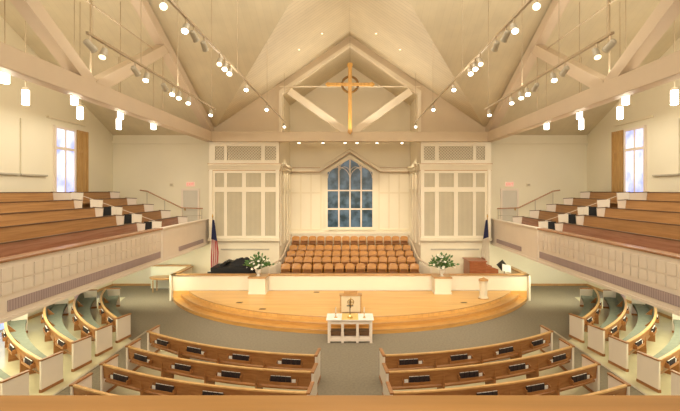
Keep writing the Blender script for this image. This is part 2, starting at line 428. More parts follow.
    MB().box(xs-.12, xs+.12, FY-.07, FY, 5.74, 5.92).build('housing', 'cream', t, bevel=.015)
    MB().box(xs-.08, xs+.08, FY-.08, FY-.07, 5.77, 5.89).build('grille', 'lattice', t)

# ------------------------------------------------------------------ galleries
def row_x(k): return 9.4+.93*k
def row_z(k): return 3.12+.34*k
for sx in (-1, 1):
    # stepped floor slab
    prof = [(-8.12, 2.52), (-WX, 2.52)]
    prof.append((-WX, row_z(4)))
    for k in range(4, -1, -1):
        xf = -(row_x(k)-.80) if k else -8.12
        prof.append((xf, row_z(k)))
        if k: prof.append((xf, row_z(k-1)))
    # nest underside
    m = MB().prism(prof, 'y', 1.0, FY)
    struct(m.mirror(-sx), 'floor_gallery_'+SIDE[sx], 'cream')
    # parapet in two lengths
    t = thing('gallery_parapet', (sx*8.06, 10, 2.44), 'long white gallery front of the %s gallery with purplish vent strip and square panels' % SIDE[sx], 'gallery front', 'gallery fronts')
    b = MB().box(-8.0, -8.12, 1.0, 19.1, 2.48, 3.85); b.mirror(-sx).build('panel', 'fascia', t)
    tiles = MB(); y = 1.3
    while y < 18.6:
        tiles.box(-7.97, -8.01, y, y+.30, 3.08, 3.36); tiles.box(-7.97, -8.01, y, y+.30, 3.40, 3.70); y += .36
    tiles.mirror(-sx).build('square_panels', 'whitep', t)
    MB().box(-7.955, -8.02, 1.0, 19.1, 2.46, 2.54).mirror(-sx).build('bottom_trim', 'whitep', t)
    MB().box(-7.94, -8.28, 1.0, 19.1, 3.84, 3.91).mirror(-sx).build('cap_rail', 'gcap', t, bevel=.015)
    MB().box(-7.975, -8.02, 10.5, 18.95, 2.67, 2.93).mirror(-sx).build('vent_grille', 'vent', t)
    t = thing('gallery_parapet', (sx*8.06, 22, 2.44), 'short plain white end length of the %s gallery front nearest the flag' % SIDE[sx], 'gallery front', 'gallery fronts')
    MB().box(-8.0, -8.12, 19.16, FY, 2.48, 3.85).mirror(-sx).build('panel', 'whitep', t)
    MB().box(-7.955, -8.02, 19.16, FY, 2.46, 2.54).mirror(-sx).build('bottom_trim', 'whitep', t)
    MB().box(-7.94, -8.20, 19.16, FY, 3.84, 3.91).mirror(-sx).build('cap_rail', 'whitep', t, bevel=.015)
    MB().box(-7.975, -8.02, 21.0, 24.5, 2.66, 2.87).mirror(-sx).build('vent_grille', 'vent', t)
    MB().box(-7.97, -8.02, 19.12, 19.2, 2.44, 3.85).mirror(-sx).build('corner_post', 'whitep', t)
    # pews of the gallery
    rown = ['front row', 'second row', 'third row', 'fourth row', 'top row by the wall']
    for k in range(5):
        xb, z = row_x(k), row_z(k)
        for (ya, yb, nm) in ((2.0, 20.0, 'long'), (21.35, 24.75, 'short')):
            t = thing('gallery_pew', (sx*xb, (ya+yb)/2, z), '%s oak pew with white end panels, %s of the %s gallery' % (nm, rown[k], SIDE[sx]), 'pew', 'gallery pews')
            MB().prism([(-xb, .42), (-xb-.06, .42), (-xb-.14, .93), (-xb-.10, .93)], 'y', ya, yb)
            q = MB().prism([(-xb+.02, z+.30), (-xb-.03, z+.30), (-xb-.11, z+.92), (-xb-.07, z+.92)], 'y', ya+.04, yb-.04)
            q.mirror(-sx).build('backrest', 'gpew' if k else 'gpew_glare', t)
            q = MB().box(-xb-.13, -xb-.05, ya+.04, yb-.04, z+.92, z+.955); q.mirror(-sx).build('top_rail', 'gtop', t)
            q = MB().box(-xb+.45, -xb-.02, ya+.04, yb-.04, z+.38, z+.44); q.mirror(-sx).build('seat', 'gpew', t, bevel=.012)
            for ye in (ya, yb):
                wide = (.29 if nm == 'long' else .46) if not (k == 4 and nm == 'long' and ye == yb) else .72
                q = MB().prism([(-xb+wide-.10, z), (-xb-.06, z), (-xb-.14, z+.94), (-xb+wide-.0, z+.92), (-xb+wide-.02, z+.62)], 'y', ye-.03, ye+.03)
                e = q.mirror(-sx).build('end_panel', 'whitep', t)
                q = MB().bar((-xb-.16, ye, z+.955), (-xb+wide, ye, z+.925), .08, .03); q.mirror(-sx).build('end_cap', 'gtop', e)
            MB().box(-xb+.02, -xb-.02, ya+.5, yb-.5, z, z+.31).mirror(-sx).build('support', 'gpew', t)
    # black panels and handrail in the cross aisle
    for k in (0, 1, 2):
        x, z = row_x(k)+.02, row_z(k)
        t = thing('black_panel', (sx*x, 20.7, z), 'small black panel in the %s gallery aisle between white pew ends, %s of three' % (SIDE[sx], ('lowest', 'middle', 'highest')[k]), 'panel', 'black aisle panels')
        MB().box(-x-.0, -x+.36, 20.55, 20.6, z+.52, z+.96).mirror(-sx).build('board', 'cloth_black', t, bevel=.01)
        for dx in (.04, .32): MB().box(-x+dx-.02, -x+dx+.02, 20.555, 20.595, z, z+.5).mirror(-sx).build('leg', 'darkmetal', t)
    t = thing('aisle_handrail', (sx*10.5, 20.7, 3.1), 'thin pale handrail sloping down the stepped aisle of the %s gallery' % SIDE[sx], 'handrail', 'gallery handrails')
    MB().tube([(-12.3, 20.75, row_z(3)+1.1), (-9.0, 20.75, row_z(0)+.98)], .011, 8).mirror(-sx).build('rail', 'white', t)
    for k in (0, 1.7, 3.4):
        x = 9.2+.93*k; MB().tube([(-x, 20.75, row_z(int(k))), (-x, 20.75, 3.12+.34*k*.98+.95)], .016, 6).mirror(-sx).build('post', 'white', t)
    t = thing('wall_handrail', (sx*10, 25.6, 3.1), 'wooden handrail on posts sloping down to the %s gallery door' % SIDE[sx], 'handrail', 'gallery handrails')
    MB().tube([(-11.9, 25.5, 5.52), (-11.5, 25.5, 5.46), (-9.55, 25.5, 4.52), (-8.35, 25.5, 4.48)], .035, 8).mirror(-sx).build('rail', 'gcap', t)
    for x, zb, zt in ((11.5, row_z(2), 5.46), (10.5, row_z(1), 4.98), (9.5, row_z(0), 4.52), (8.4, row_z(0), 4.48)):
        MB().tube([(-x, 25.5, zb), (-x, 25.5, zt)], .02, 6).mirror(-sx).build('post', 'grey', t)
    MB().tube([(-9.5, 25.5, 4.1), (-8.4, 25.5, 4.08)], .02, 6).mirror(-sx).build('lower_rail', 'grey', t)

# camera-side gallery rail
t = thing('balcony_rail', (0, .8, 3.5), 'broad polished oak balcony rail running along the bottom of the picture', 'balcony rail')
MB().box(-7.9, 7.9, .55, 1.0, 4.99, 5.05).build('cap_rail', 'rail', t, bevel=.012)
MB().box(-7.9, 7.9, .72, .86, 3.0, 4.99).build('front_panel', 'whitep', t)
struct(MB().box(-8, 8, -6, .84, 2.6, 3.0), 'floor_rear_gallery', 'carpet')

# ------------------------------------------------------------------ roof trusses
t = thing('roof_truss', (0, 24.9, 8.2), 'pale roof truss across the chancel opening behind the hanging cross', 'roof truss', 'roof trusses')
MB().box(-7.83, 7.83, 24.75, 25.12, 8.2, 8.74).build('bottom_chord', 'chord', t, bevel=.02)
for sx in (-1, 1):
    MB().bar((sx*.15, 24.95, 8.7), (sx*3.35, 24.95, 11.0), .28, .38).build('strut', 'strut', t)
MB().tube([(-3.9, 24.9, 11.25), (3.9, 24.9, 11.25)], .035, 8).build('tie_rod', 'strut', t)
for sx in (-1, 1):
    t = thing('roof_truss', (sx*7.78, YC, 8.2), 'big tan roof truss spanning the opening of the %s gallery' % SIDE[sx], 'roof truss', 'roof trusses')
    X = sx*7.78
    MB().box(X-.2, X+.2, 1.0, 25.14, 8.2, 8.74).build('bottom_chord', 'beam', t, bevel=.02)
    for s in (-1, 1):
        ye = YC+s*12.4
        MB().bar((X, ye, zT(ye)-.30), (X, YC, zT(YC)-.30), .4, .42).build('top_chord', 'beam', t)
        MB().bar((X, YC+s*.1, 8.62), (X, YC+s*5.2, zT(YC+s*5.2)-.5), .36, .40).build('strut', 'beam', t)
        MB().tube([(X, YC+s*5.2, 8.7), (X, YC+s*5.2, 11.5)], .018, 6).build('hanger_rod', 'metal', t)
    MB().tube([(X, YC-5.2, 11.1), (X, YC+5.2, 11.1)], .028, 6).build('tie_rod', 'metal', t)
    MB().tube([(X, YC, 8.7), (X, YC, zT(YC)-.3)], .028, 6).build('king_rod', 'metal', t)

# hanging cross
def cp(px, py, d=24.45): return ((px-350)*d/450, zpx(py, d))
t = thing('hanging_cross', (0, 24.45, zpx(134, 24.45)), 'large oak cross with bronze ring hanging in front of the chancel truss', 'cross')
zt, zb, zm = zpx(63, 24.45), zpx(134, 24.45), zpx(84.5, 24.45)
MB().prism([(-.10, zb+.25), (-.14, zb+.12), (0, zb-.02), (.14, zb+.12), (.10, zb+.25), (.10, zt-.25), (.15, zt-.12), (.12, zt), (-.12, zt), (-.15, zt-.12), (-.10, zt-.25)], 'y', 24.37, 24.53).build('upright', 'cross', t, bevel=.015)
MB().prism([(-1.35, zm), (-1.22, zm-.12), (-1.05, zm-.085), (1.05, zm-.085), (1.22, zm-.12), (1.35, zm), (1.22, zm+.12), (1.05, zm+.085), (-1.05, zm+.085), (-1.22, zm+.12)], 'y', 24.36, 24.50).build('crossbar', 'cross', t, bevel=.015)
MB().tube([(.43*cos(2*pi*k/40), 24.45, zm+.43*sin(2*pi*k/40)) for k in range(41)], .065, 8, False).build('ring', 'ring', t, smooth=True)
MB().tube([(0, 24.45, zt-.02), (0, 24.45, 14.1)], .012, 6).build('hanging_cable', 'metal', t)

# ------------------------------------------------------------------ organ cases
def ox(px): return (px-350)/18.0
for sx in (-1, 1):
    t = thing('organ_case', (sx*5.9, 25.5, .48), 'tall cream organ case with slatted screens and lattice frieze, %s of the choir' % SIDE[sx], 'organ case', 'organ cases')
    b = MB().box(-7.83, -RX-.004, 25.1, FY+.2, 0, 8.25); b.mirror(-sx).build('carcass', 'cream', t)
    f = MB()
    # stiles full height and rails
    st = [(-7.83, -7.50), (-7.0, -6.83), (-6.0, -5.78), (-4.94, -4.72), (-4.11, -RX)]
    for i, (a, c) in enumerate(st):
        if i == 2: f.box(a, c, 25.0, 25.1, 2.86, 7.0)
        else: f.box(a, c, 25.0, 25.1, 2.86, 8.25)
    for z0, z1 in ((2.86, 2.98), (5.42, 5.69), (6.47, 7.19), (7.97, 8.25)): f.box(-7.83, -RX, 24.995, 25.1, z0, z1)
    f.mirror(-sx).build('frame', 'wallw', t)
    pil = MB()
    for x in (-7.72, -4.02): pil.box(x-.1, x+.1, 24.93, 25.05, 2.86, 6.64)
    pil.mirror(-sx).build('pilaster', 'wallw', t)
    for z0, z1 in ((2.98, 5.42), (5.69, 6.47)):
        for a, c in ((-7.5, -7.0), (-6.83, -6.0), (-5.78, -4.94), (-4.72, -4.11)):
            MB().box(a, c, 25.05, 25.1, z0, z1).mirror(-sx).build('screen_panel', 'grillefab', t)
    for a, c in ((-7.5, -7.0), (-6.83, -4.94), (-4.72, -4.11)):
        p = MB().box(a, c, 25.07, 25.1, 7.19, 7.97).mirror(-sx).build('frieze_panel', 'lattice', t)
        l = MB(); step = .16; x = a-.78
        while x < c:
            for sgn in (1, -1):
                # diagonal lattice strips clipped to the panel
                p0, p1 = [x, 7.19 if sgn > 0 else 7.97], [x+.78, 7.97 if sgn > 0 else 7.19]
                if p0[0] < a:
                    q = (a-p0[0])/(p1[0]-p0[0]); p0 = [a, p0[1]+(p1[1]-p0[1])*q]
                if p1[0] > c:
                    q = (c-p0[0])/(p1[0]-p0[0]); p1 = [c, p0[1]+(p1[1]-p0[1])*q]
                if p1[0]-p0[0] > .02: l.bar((p0[0], 25.05, p0[1]), (p1[0], 25.05, p1[1]), .028, .035, (0, 1, 0))
            x += step
        l.mirror(-sx).build('lattice', 'cream', p)
    cn = MB()
    for z0, z1, d in ((6.62, 6.74, .12), (6.74, 6.86, .2), (6.86, 6.97, .30)):
        cn.box(-7.83-.02, -RX+.01, 25.1-d, 25.1, z0, z1); cn.box(-RX+.01, -RX+.01+d*.4, 25.1-d, 25.44, z0, z1)
    co_ = cn.mirror(-sx).build('cornice', 'cream', t)
    for z0, d in ((6.60, .125), (6.955, .31)):
        MB().box(-7.86, -RX+.02+d*.4, 25.1-d, 25.1, z0, z0+.035).mirror(-sx).build('cornice_line', 'trimw', co_)
    MB().box(-7.85, -RX+.06, 24.86, 25.1, 2.70, 2.86).mirror(-sx).build('ledge', 'cream', t)
    MB().box(-7.2, -4.5, 25.06, 25.1, 2.18, 2.26).mirror(-sx).build('rail_trim', 'grey', t)
    # recess return with pilasters
    rt = MB()
    for y in (25.45, 26.8, 28.2, 29.3): rt.box(-RX, -RX+.07, y-.09, y+.09, 2.4, 6.64)
    for z0, z1 in ((5.42, 5.6),): rt.box(-RX, -RX+.05, 25.4, 29.4, z0, z1)
    struct(rt.mirror(-sx), 'trim_recess_pilasters_'+SIDE[sx], 'wallw')
    rc = MB()
    for z0, z1, d in ((6.62, 6.74, .08), (6.74, 6.9, .14), (6.9, 7.04, .2)): rc.box(-RX, -RX+d, 25.4, 29.3, z0, z1)
    struct(rc.mirror(-sx), 'trim_recess_cornice_'+SIDE[sx], 'wallw')

# ------------------------------------------------------------------ stage, parapet, choir tiers
SCY, SR = 27.24, 10.04
def stage_poly(R, yb=22.55):
    xm = sqrt(R*R-(SCY-yb)**2); a = asin(xm/R)
    return [(R*sin(-a+2*a*k/64), SCY-R*cos(-a+2*a*k/64)) for k in range(65)]
t = thing('stage', (0, 20, 0), 'curved maple stage platform with steps along its rounded front', 'stage')
for i in range(3):
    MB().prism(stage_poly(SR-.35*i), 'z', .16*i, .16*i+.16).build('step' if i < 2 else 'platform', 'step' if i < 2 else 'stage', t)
for i in range(3):
    R = SR-.35*i; xm = sqrt(R*R-(SCY-22.5)**2); a = asin(xm/R)
    MB().tube([(R*sin(-a+2*a*k/64), SCY-R*cos(-a+2*a*k/64), .16*i+.145) for k in range(65)], .018, 6).build('nosing', 'trimw', t)
struct(MB().box(-8.85, 8.85, 22.5, FY, 0, .48), 'floor_choir_platform', 'stage')

t = thing('choir_parapet', (0, 22.6, .48), 'long low white wall with oak cap along the back of the stage', 'low wall')
MB().box(-8.9, 8.9, 22.56, 22.68, 0, 1.25).build('wall_panel', 'wallw', t)
MB().box(-8.98, 8.98, 22.48, 22.76, 1.25, 1.31).build('cap_rail', 'trimw', t, bevel=.01)
MB().box(-8.0, 8.0, 22.552, 22.56, .49, .56).build('base_trim', 'wallw', t)
for sx in (-1, 1):
    MB().box(-8.895, -8.77, 22.68, 25.0, 0, 1.25).mirror(-sx).build('return_panel', 'wallw', t)
    MB().box(-8.98, -8.70, 22.48, 25.0, 1.25, 1.31).mirror(-sx).build('return_cap', 'trimw', t, bevel=.01)
    MB().box(-9.0, -8.902, 22.42, 22.70, 0, 1.25).mirror(-sx).build('end_post', 'wallw', t)
for sx in (-1, 1):
    p = thing('flower_pedestal', (sx*4.5, 22.1, .48), 'square white pedestal on the stage under the %s flower arrangement' % SIDE[sx], 'pedestal', 'flower pedestals')
    MB().box(sx*4.5-.4, sx*4.5+.4, 21.75, 22.44, .483, 1.25).build('body', 'wallw', p, bevel=.01)
    MB().box(sx*4.5-.43, sx*4.5+.43, 21.72, 22.46, .483, .56).build('plinth', 'wallw', p)
    MB().box(sx*4.5-.44, sx*4.5+.44, 21.70, 22.47, 1.25, 1.31).build('cap', 'trimw', p, bevel=.01)

tiers = [(23.35, .72), (24.55, .91), (25.65, 1.10), (26.75, 1.30), (27.95, 1.72)]
for i, (y, z) in enumerate(tiers):
    y1 = tiers[i+1][0] if i < 4 else 29.5
    hw = 4.25-.02*i if y < 25 else 3.92
    m = MB().box(-hw, hw, y-.25, min(y1-.25, 29.5) if i < 4 else 29.5, .48 if i == 0 else .5, z)
    struct(m, 'floor_choir_tier_%d' % (i+1), 'choir' if i == 0 else 'choir_shade')
struct(MB().box(-RX, RX, 29.1, 29.5, 1.7, 2.7), 'trim_choir_back', 'wallw')
for sx in (-1, 1):
    t = thing('choir_handrail', (sx*3.9, 26, 1), 'curved wooden handrail descending beside the choir tiers, %s side' % SIDE[sx], 'handrail', 'choir handrails')
    pts = [(-3.72, 28.6, 2.66), (-3.74, 27.6, 2.38), (-3.78, 26.4, 2.05), (-3.79, 25.3, 1.78), (-3.84, 24.85, 1.69), (-4.05, 24.3, 1.60), (-4.3, 23.8, 1.52)]
    MB().tube(pts, .045, 8).mirror(-sx).build('rail', 'beam', t, smooth=True)
    m = MB(); m.sweep([[(x+.04, y, .735), (x-.03, y, .735), (x-.03, y, z-.12), (x+.04, y, z-.12)] for x, y, z in pts[4:]])
    m.mirror(-sx).build('side_panel', 'wallw', t)
    for q, zb in ((0, 1.72), (2, 1.1), (6, .72)):
        MB().tube([pts[q], (pts[q][0], pts[q][1], zb)], .025, 6).mirror(-sx).build('post', 'white', t)
    st = thing('choir_steps', (sx*4.5, 23.5, .48), 'small wooden steps at the %s end of the front choir row' % SIDE[sx], 'steps', 'choir steps')
    for j in range(3):
        MB().box(-4.28-.12*(j+1), -4.27, 22.80, 23.1, .48+.07*(2-j), .48+.07*(3-j)).mirror(-sx).build('tread', 'choir', st)

# choir chairs
ch = thing('choir_chair', (0, 0, 0), '', 'chair', 'choir chairs')
MB().box(-.245, .245, -.22, .20, .42, .47).build('seat', 'choir_shade', ch, bevel=.02)
bk = MB()
prof = [(-.235, .60), (.235, .60), (.248, .76), (.225, .83), (.14, .875), (0, .885), (-.14, .875), (-.225, .83), (-.248, .74)]
bk.sweep([[(x, .20+.10*(z-.5)/.4-.06*(1-(x/.255)**2)*-1, z) for x, z in prof], [(x, .24+.10*(z-.5)/.4+.06*(1-(x/.255)**2), z) for x, z in prof]])
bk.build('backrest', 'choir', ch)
MB().box(-.225, .225, .205, .235, .46, .60).build('gap_shade', 'choir_shade', ch)  # dark strip added to read as the shaded gap below the backrest
for x in (-.2, .2):
    for y, h in ((-.19, .43), (.19, .62)):
        MB().tube([(x, y, 0), (x, y, h)], [.016, .022], 6).build('leg', 'choir', ch)
MB().box(-.2, .2, -.19, -.165, .34, .42).build('apron', 'choir_shade', ch)
rows = ['front choir row', 'second choir row', 'third choir row', 'fourth choir row', 'back choir row under window']
first = True
for i, (y, z) in enumerate(tiers):
    hw = [3.42, 3.40, 3.42, 3.43, 3.42][i]; n = [13, 14, 14, 14, 14][i]
    for j in range(n):
        x = -hw+2*hw*j/(n-1); lab = 'oak choir chair, %s from the left, %s' % (ORD[j], rows[i])
        loc = (x, y+.35, z)
        rz = -x*.012
        if first: ch.location = loc; ch.rotation_euler = (0, 0, rz); ch['label'] = lab; first = False
        else: dup(ch, loc, rz, lab)

# ------------------------------------------------------------------ stage furniture
t = thing('communion_table', (0, 16.3, 0), 'white open-framed communion table at the foot of the stage', 'table')
MB().box(-.82, .82, 15.9, 16.72, .79, .83).build('tabletop', 'white', t, bevel=.008)
fr = MB()
for x in (-.76, -.27, .27, .76):
    for y in (15.96, 16.66): MB().box(x-.045, x+.045, y-.045, y+.045, .0, .79).build('leg', 'white', t)
for y in (15.96, 16.66):
    fr.box(-.8, .8, y-.03, y+.03, .68, .79); fr.box(-.8, .8, y-.035, y+.035, .06, .16)
for x in (-.76, .76): fr.box(x-.03, x+.03, 15.96, 16.66, .68, .79); fr.box(x-.03, x+.03, 15.96, 16.66, .06, .16)
fr.build('frame', 'white', t)
MB().box(-.76, .76, 15.98, 16.64, .14, .18).build('lower_shelf', 'white', t)
for x, lab in ((-.52, 'left'), (0, 'middle'), (.52, 'right')):
    b = thing('storage_box', (x, 16.3, .183), 'dark brown box on the %s of the communion table lower shelf' % lab, 'box', 'boxes under the communion table')
    w = .18 if x else .22
    MB().box(x-w, x+w, 16.15, 16.5, .183, .32).build('box_body', 'boxwood', b, bevel=.01)
    MB().box(x-w-.01, x+w+.01, 16.14, 16.51, .32, .35).build('lid', 'boxwood', b, bevel=.008)
tc = MB().box(-.86, .86, 15.86, 16.76, .83, .842)
tag(tc.build('tablecloth', 'linen'), 'white linen cloth covering the communion table top', 'tablecloth')
tag(MB().box(-.30, .30, 15.9, 16.74, .842, .85).build('table_runner', 'gold'), 'gold runner across the middle of the communion table', 'runner')
t = thing('altar_cross', (0, 16.15, .85), 'slim dark standing cross in the middle of the communion table', 'cross')
MB().lathe([(.1, 0), (.1, .02), (.05, .04), (.02, .09)], (0, 16.15, .85), 16).build('base', 'brass', t)
MB().box(-.016, .016, 16.135, 16.165, .92, 1.5).build('upright', 'darkmetal', t)
MB().box(-.12, .12, 16.135, 16.165, 1.27, 1.30).build('crossbar', 'darkmetal', t)
for sx in (-1, 1):
    c = thing('candlestick', (sx*.52, 16.2, .842), 'slender candlestick with white candle on the %s end of the communion table' % SIDE[sx], 'candlestick', 'candlesticks')
    MB().lathe([(.055, 0), (.05, .015), (.014, .03), (.012, .14), (.03, .16), (.03, .17)], (sx*.52, 16.2, .842), 12).build('stand', 'brass', c, smooth=True)
    MB().lathe([(.013, .17), (.013, .38), (.004, .395)], (sx*.52, 16.2, .842), 10).build('candle', 'paper', c)

t = thing('lectern', (.03, 18.2, .48), 'wide see-through lectern with oak top behind the communion table', 'lectern')
cx = .03
MB().box(cx-.36, cx+.36, 18.0, 18.5, .483, .53).build('base', 'trimw', t, bevel=.01)
for s in (-1, 1): MB().box(cx+s*.40-.03, cx+s*.40+.03, 18.1, 18.3, .53, 1.28).build('side_post', 'trimw', t)
MB().box(cx-.38, cx+.38, 18.08, 18.11, .62, 1.25).build('front_panel', 'glass', t)
MB().box(cx-.46, cx+.46, 18.04, 18.36, 1.28, 1.32).build('tray', 'trimw', t, bevel=.008)
MB().prism([(18.08, 1.32), (18.36, 1.32), (18.4, 1.36), (18.12, 1.46), (18.08, 1.44)], 'x', cx-.27, cx+.27).build('reading_top', 'trimw', t)
e = MB().tube([(cx+.12*cos(2*pi*k/24), 18.07, 1.02+.12*sin(2*pi*k/24)) for k in range(25)], .012, 6, False)
e.box(cx-.012, cx+.012, 18.06, 18.08, .8, 1.2); e.box(cx-.1, cx+.1, 18.06, 18.08, 1.01, 1.035); e.build('emblem', 'brass', t)

t = thing('baptismal_font', (6.2, 20.9, .48), 'slender cream pedestal font with oak lid standing on the stage', 'font')
MB().lathe([(.23, .003), (.23, .07), (.19, .09), (.185, .12), (.185, .74), (.21, .78), (.22, .84)], (6.2, 20.9, .48), 8).build('column', 'cream', t)
MB().lathe([(.23, .84), (.24, .87), (.20, .91), (.08, .95), (.03, .99)], (6.2, 20.9, .48), 8).build('lid', 'trimw', t)
MB().lathe([(.25, .003), (.25, .04)], (6.2, 20.9, .48), 8).build('plinth', 'trimw', t)

for i, (x, y, lab) in enumerate(((-4.95, 20.15, 'closest to the left steps'), (-3.7, 19.05, 'between the left steps and the lectern'), (-1.65, 22.2, 'close to the white low wall'), (5.1, 20.15, 'in front of the font'))):
    f = thing('floor_outlet', (x, y, .48), 'small dark floor outlet plate in the stage, %s' % lab, 'floor outlet', 'stage floor outlets')
    MB().box(x-.14, x+.14, y-.09, y+.09, .48, .487).build('plate', 'ring', f)
    MB().box(x-.09, x+.09, y-.05, y+.05, .487, .492).build('lid', 'darkmetal', f)

for o in list(C.objects):
    if o.parent is None and 'communion table' in (o.get('label') or '') and not o.name.startswith('lectern') or o.name == 'communion_table': o.location.y += .3

# flower arrangements
for sx in (-1, 1):
    cx, cy, cz = sx*4.5, 22.08, 1.31
    v = thing('flower_vase', (cx, cy, cz), 'white urn vase holding the %s lily arrangement' % SIDE[sx], 'vase', 'flower vases')
    MB().lathe([(.09, 0), (.10, .02), (.05, .06), (.10, .14), (.15, .24), (.14, .30), (.16, .32)], (cx, cy, cz), 16).build('urn', 'vase', v, smooth=True)
    MB().lathe([(.165, .31), (.17, .325), (.165, .34)], (cx, cy, cz), 16).build('rim', 'vase', v)
    fl = thing('flower_arrangement', (cx, cy, cz+.3), 'spray of white lilies and green leaves in the %s urn' % SIDE[sx], 'flowers', 'flower arrangements')
    rnd = random.Random(11+sx)
    st, lf = MB(), MB()
    for k in range(190):
        a = rnd.uniform(0, 2*pi); el = rnd.uniform(-.15, 1.45); L = rnd.uniform(.20, .70)
        c0 = Vector((cx, cy, cz+.34))+Vector((cos(a)*cos(el), sin(a)*cos(el)*.7, sin(el)))*L
        c0.z = max(c0.z, cz+.56)
        d = Vector((cos(a)*cos(el), sin(a)*cos(el), sin(el)+rnd.uniform(-.3, .2))).normalized()
        w = d.cross(Vector((rnd.uniform(-1, 1), rnd.uniform(-1, 1), .3))).normalized()*rnd.uniform(.03, .065)
        ln = rnd.uniform(.12, .22)
        lf.add([c0, c0+d*ln*.5+w, c0+d*ln, c0+d*ln*.5-w], [(0, 1, 2, 3)])
        st.tube([(cx+cos(a)*.05, cy+sin(a)*.05, cz+.345), c0+d*.05], .006, 4)
    lf.build('leaves', 'green', fl); st.build('stems', 'green', fl)
    for k in range(22):
        a = rnd.uniform(0, 2*pi); el = rnd.uniform(.1, 1.4); L = rnd.uniform(.3, .72)
        dr = Vector((cos(a)*cos(el), -abs(sin(a)*cos(el))*.8, sin(el))); c0 = Vector((cx, cy, cz+.34))+dr*L
        b = MB(); u = dr.cross(Vector((.3, .2, 1))).normalized(); w = dr.cross(u)
        for q in range(6):
            an = 2*pi*q/6; r1 = u*cos(an)+w*sin(an); r2 = u*cos(an+.5)+w*sin(an+.5); r3 = u*cos(an-.5)+w*sin(an-.5)
            b.add([c0, c0+dr*.05+r2*.045, c0+dr*.05+r1*.095, c0+dr*.05+r3*.045], [(0, 1, 2, 3)])
        b.build('blossom', 'petal', fl)

# grand piano
px, py, pz = -6.25, 23.75, .48
t = thing('grand_piano', (px, py, pz), 'black grand piano behind the low wall beside the flag', 'piano')
out = [(x+.3, y) for x, y in ((-7.45, 23.05), (-7.45, 24.45), (-6.9, 24.5), (-6.3, 24.45), (-5.7, 24.15), (-5.25, 23.9), (-5.0, 23.6), (-5.0, 23.25), (-5.2, 23.05))]
MB().prism(out, 'z', pz+.62, pz+1.06).build('case', 'black', t, bevel=.02)
hinge = [(x, y) for x, y in out]
def lidz(y): return pz+1.07+max(0, (y-23.05))*.10
lid = MB().sweep([[(x, y, lidz(y)) for x, y in out[2:]+[(-6.6, 23.05)]], [(x, y, lidz(y)+.03) for x, y in out[2:]+[(-6.6, 23.05)]]])
lid.build('lid', 'black', t)
MB().box(-7.32, -7.15, 23.1, 24.4, pz+.66, pz+.84).build('keyboard', 'black', t)
MB().box(-7.30, -7.16, 23.15, 24.35, pz+.84, pz+.855).build('keys', 'paper', t)
MB().prism([(-6.85, pz+1.07), (-6.6, pz+1.07), (-6.36, pz+1.30), (-6.5, pz+1.34)], 'y', 23.3, 24.2).build('music_desk', 'black', t)
for q in ((-7.0, 23.2), (-7.0, 24.3), (-5.1, 23.45)):
    MB().tube([(q[0], q[1], pz), (q[0], q[1], pz+.62)], [.035, .06], 8).build('leg', 'black', t)
MB().box(-6.8, -6.7, 23.6, 23.9, pz+.05, pz+.62).build('pedal_lyre', 'black', t)
b = thing('folded_cover', (-5.9, 23.7, 1.55), 'rumpled black cloth heaped on the piano lid', 'cloth')
cv = MB()
rnd = random.Random(4); rows_ = []
for i in range(13):
    x = -6.30+i*.115; rw = []
    for j in range(9):
        y = 23.15+j*.11; e = sin(pi*i/12)*sin(pi*j/8)
        rw.append((x, y, lidz(y)+.035+e*(.22+.22*rnd.random())))
    rows_.append(rw)
vs = [p for r in rows_ for p in r]; fs = [(i*9+j, i*9+j+1, (i+1)*9+j+1, (i+1)*9+j) for i in range(12) for j in range(8)]
cv.add(vs, fs).build('cloth', 'cloth_black', b, smooth=True)
# organ console
t = thing('organ_console', (6.9, 23.7, pz), 'red-brown wooden organ console behind the low wall near the font', 'organ console')
MB().box(6.1, 6.95, 22.95, 24.2, pz, pz+1.36).build('cabinet', 'red', t, bevel=.02)
MB().box(6.05, 7.0, 22.92, 24.25, pz+1.36, pz+1.42).build('top', 'red', t, bevel=.015)
MB().prism([(6.95, pz+1.2), (6.95, pz+.6), (7.6, pz+.6), (7.6, pz+.98)], 'y', 23.05, 23.15).build('side_panel', 'red', t)
MB().prism([(6.95, pz+1.2), (6.95, pz+.6), (7.6, pz+.6), (7.6, pz+.98)], 'y', 24.12, 24.2).build('side_panel', 'red', t)
MB().prism([(6.95, pz+1.1), (6.95, pz+.7), (7.55, pz+.7), (7.55, pz+.9)], 'y', 23.15, 24.12).build('keydesk', 'red', t)
for k in range(3): MB().box(7.02+.16*k, 7.16+.16*k, 23.3, 24.0, pz+1.06-.06*k, pz+1.09-.06*k).build('manual', 'paper', t)
MB().box(7.0, 7.04, 23.4, 24.0, pz+1.12, pz+1.48).build('music_rack', 'red', t)
t = thing('music_stand', (7.95, 23.2, pz), 'black music stand with open white pages beside the organ console', 'music stand')
MB().tube([(7.95, 23.2, pz), (7.95, 23.2, pz+1.05)], .018, 8).build('pole', 'darkmetal', t)
MB().lathe([(.2, 0), (.18, .02), (.02, .04)], (7.95, 23.2, pz), 12).build('base', 'darkmetal', t)
MB().bar((7.72, 23.25, pz+1.32), (8.0, 23.25, pz+.98), .4, .02, (0, 1, 0)).build('desk', 'darkmetal', t)
sm = MB().bar((7.76, 23.17, pz+1.30), (8.04, 23.17, pz+.96), .015, .34, (0, 1, 0))
tag(MB().prism([(7.82, 1.38), (8.26, 1.28), (8.26, 1.62), (7.82, 1.74)], 'y', 23.11, 23.13).build('sheet_music', 'paper'), 'white open sheet music on the stand beside the organ console', 'sheet music')

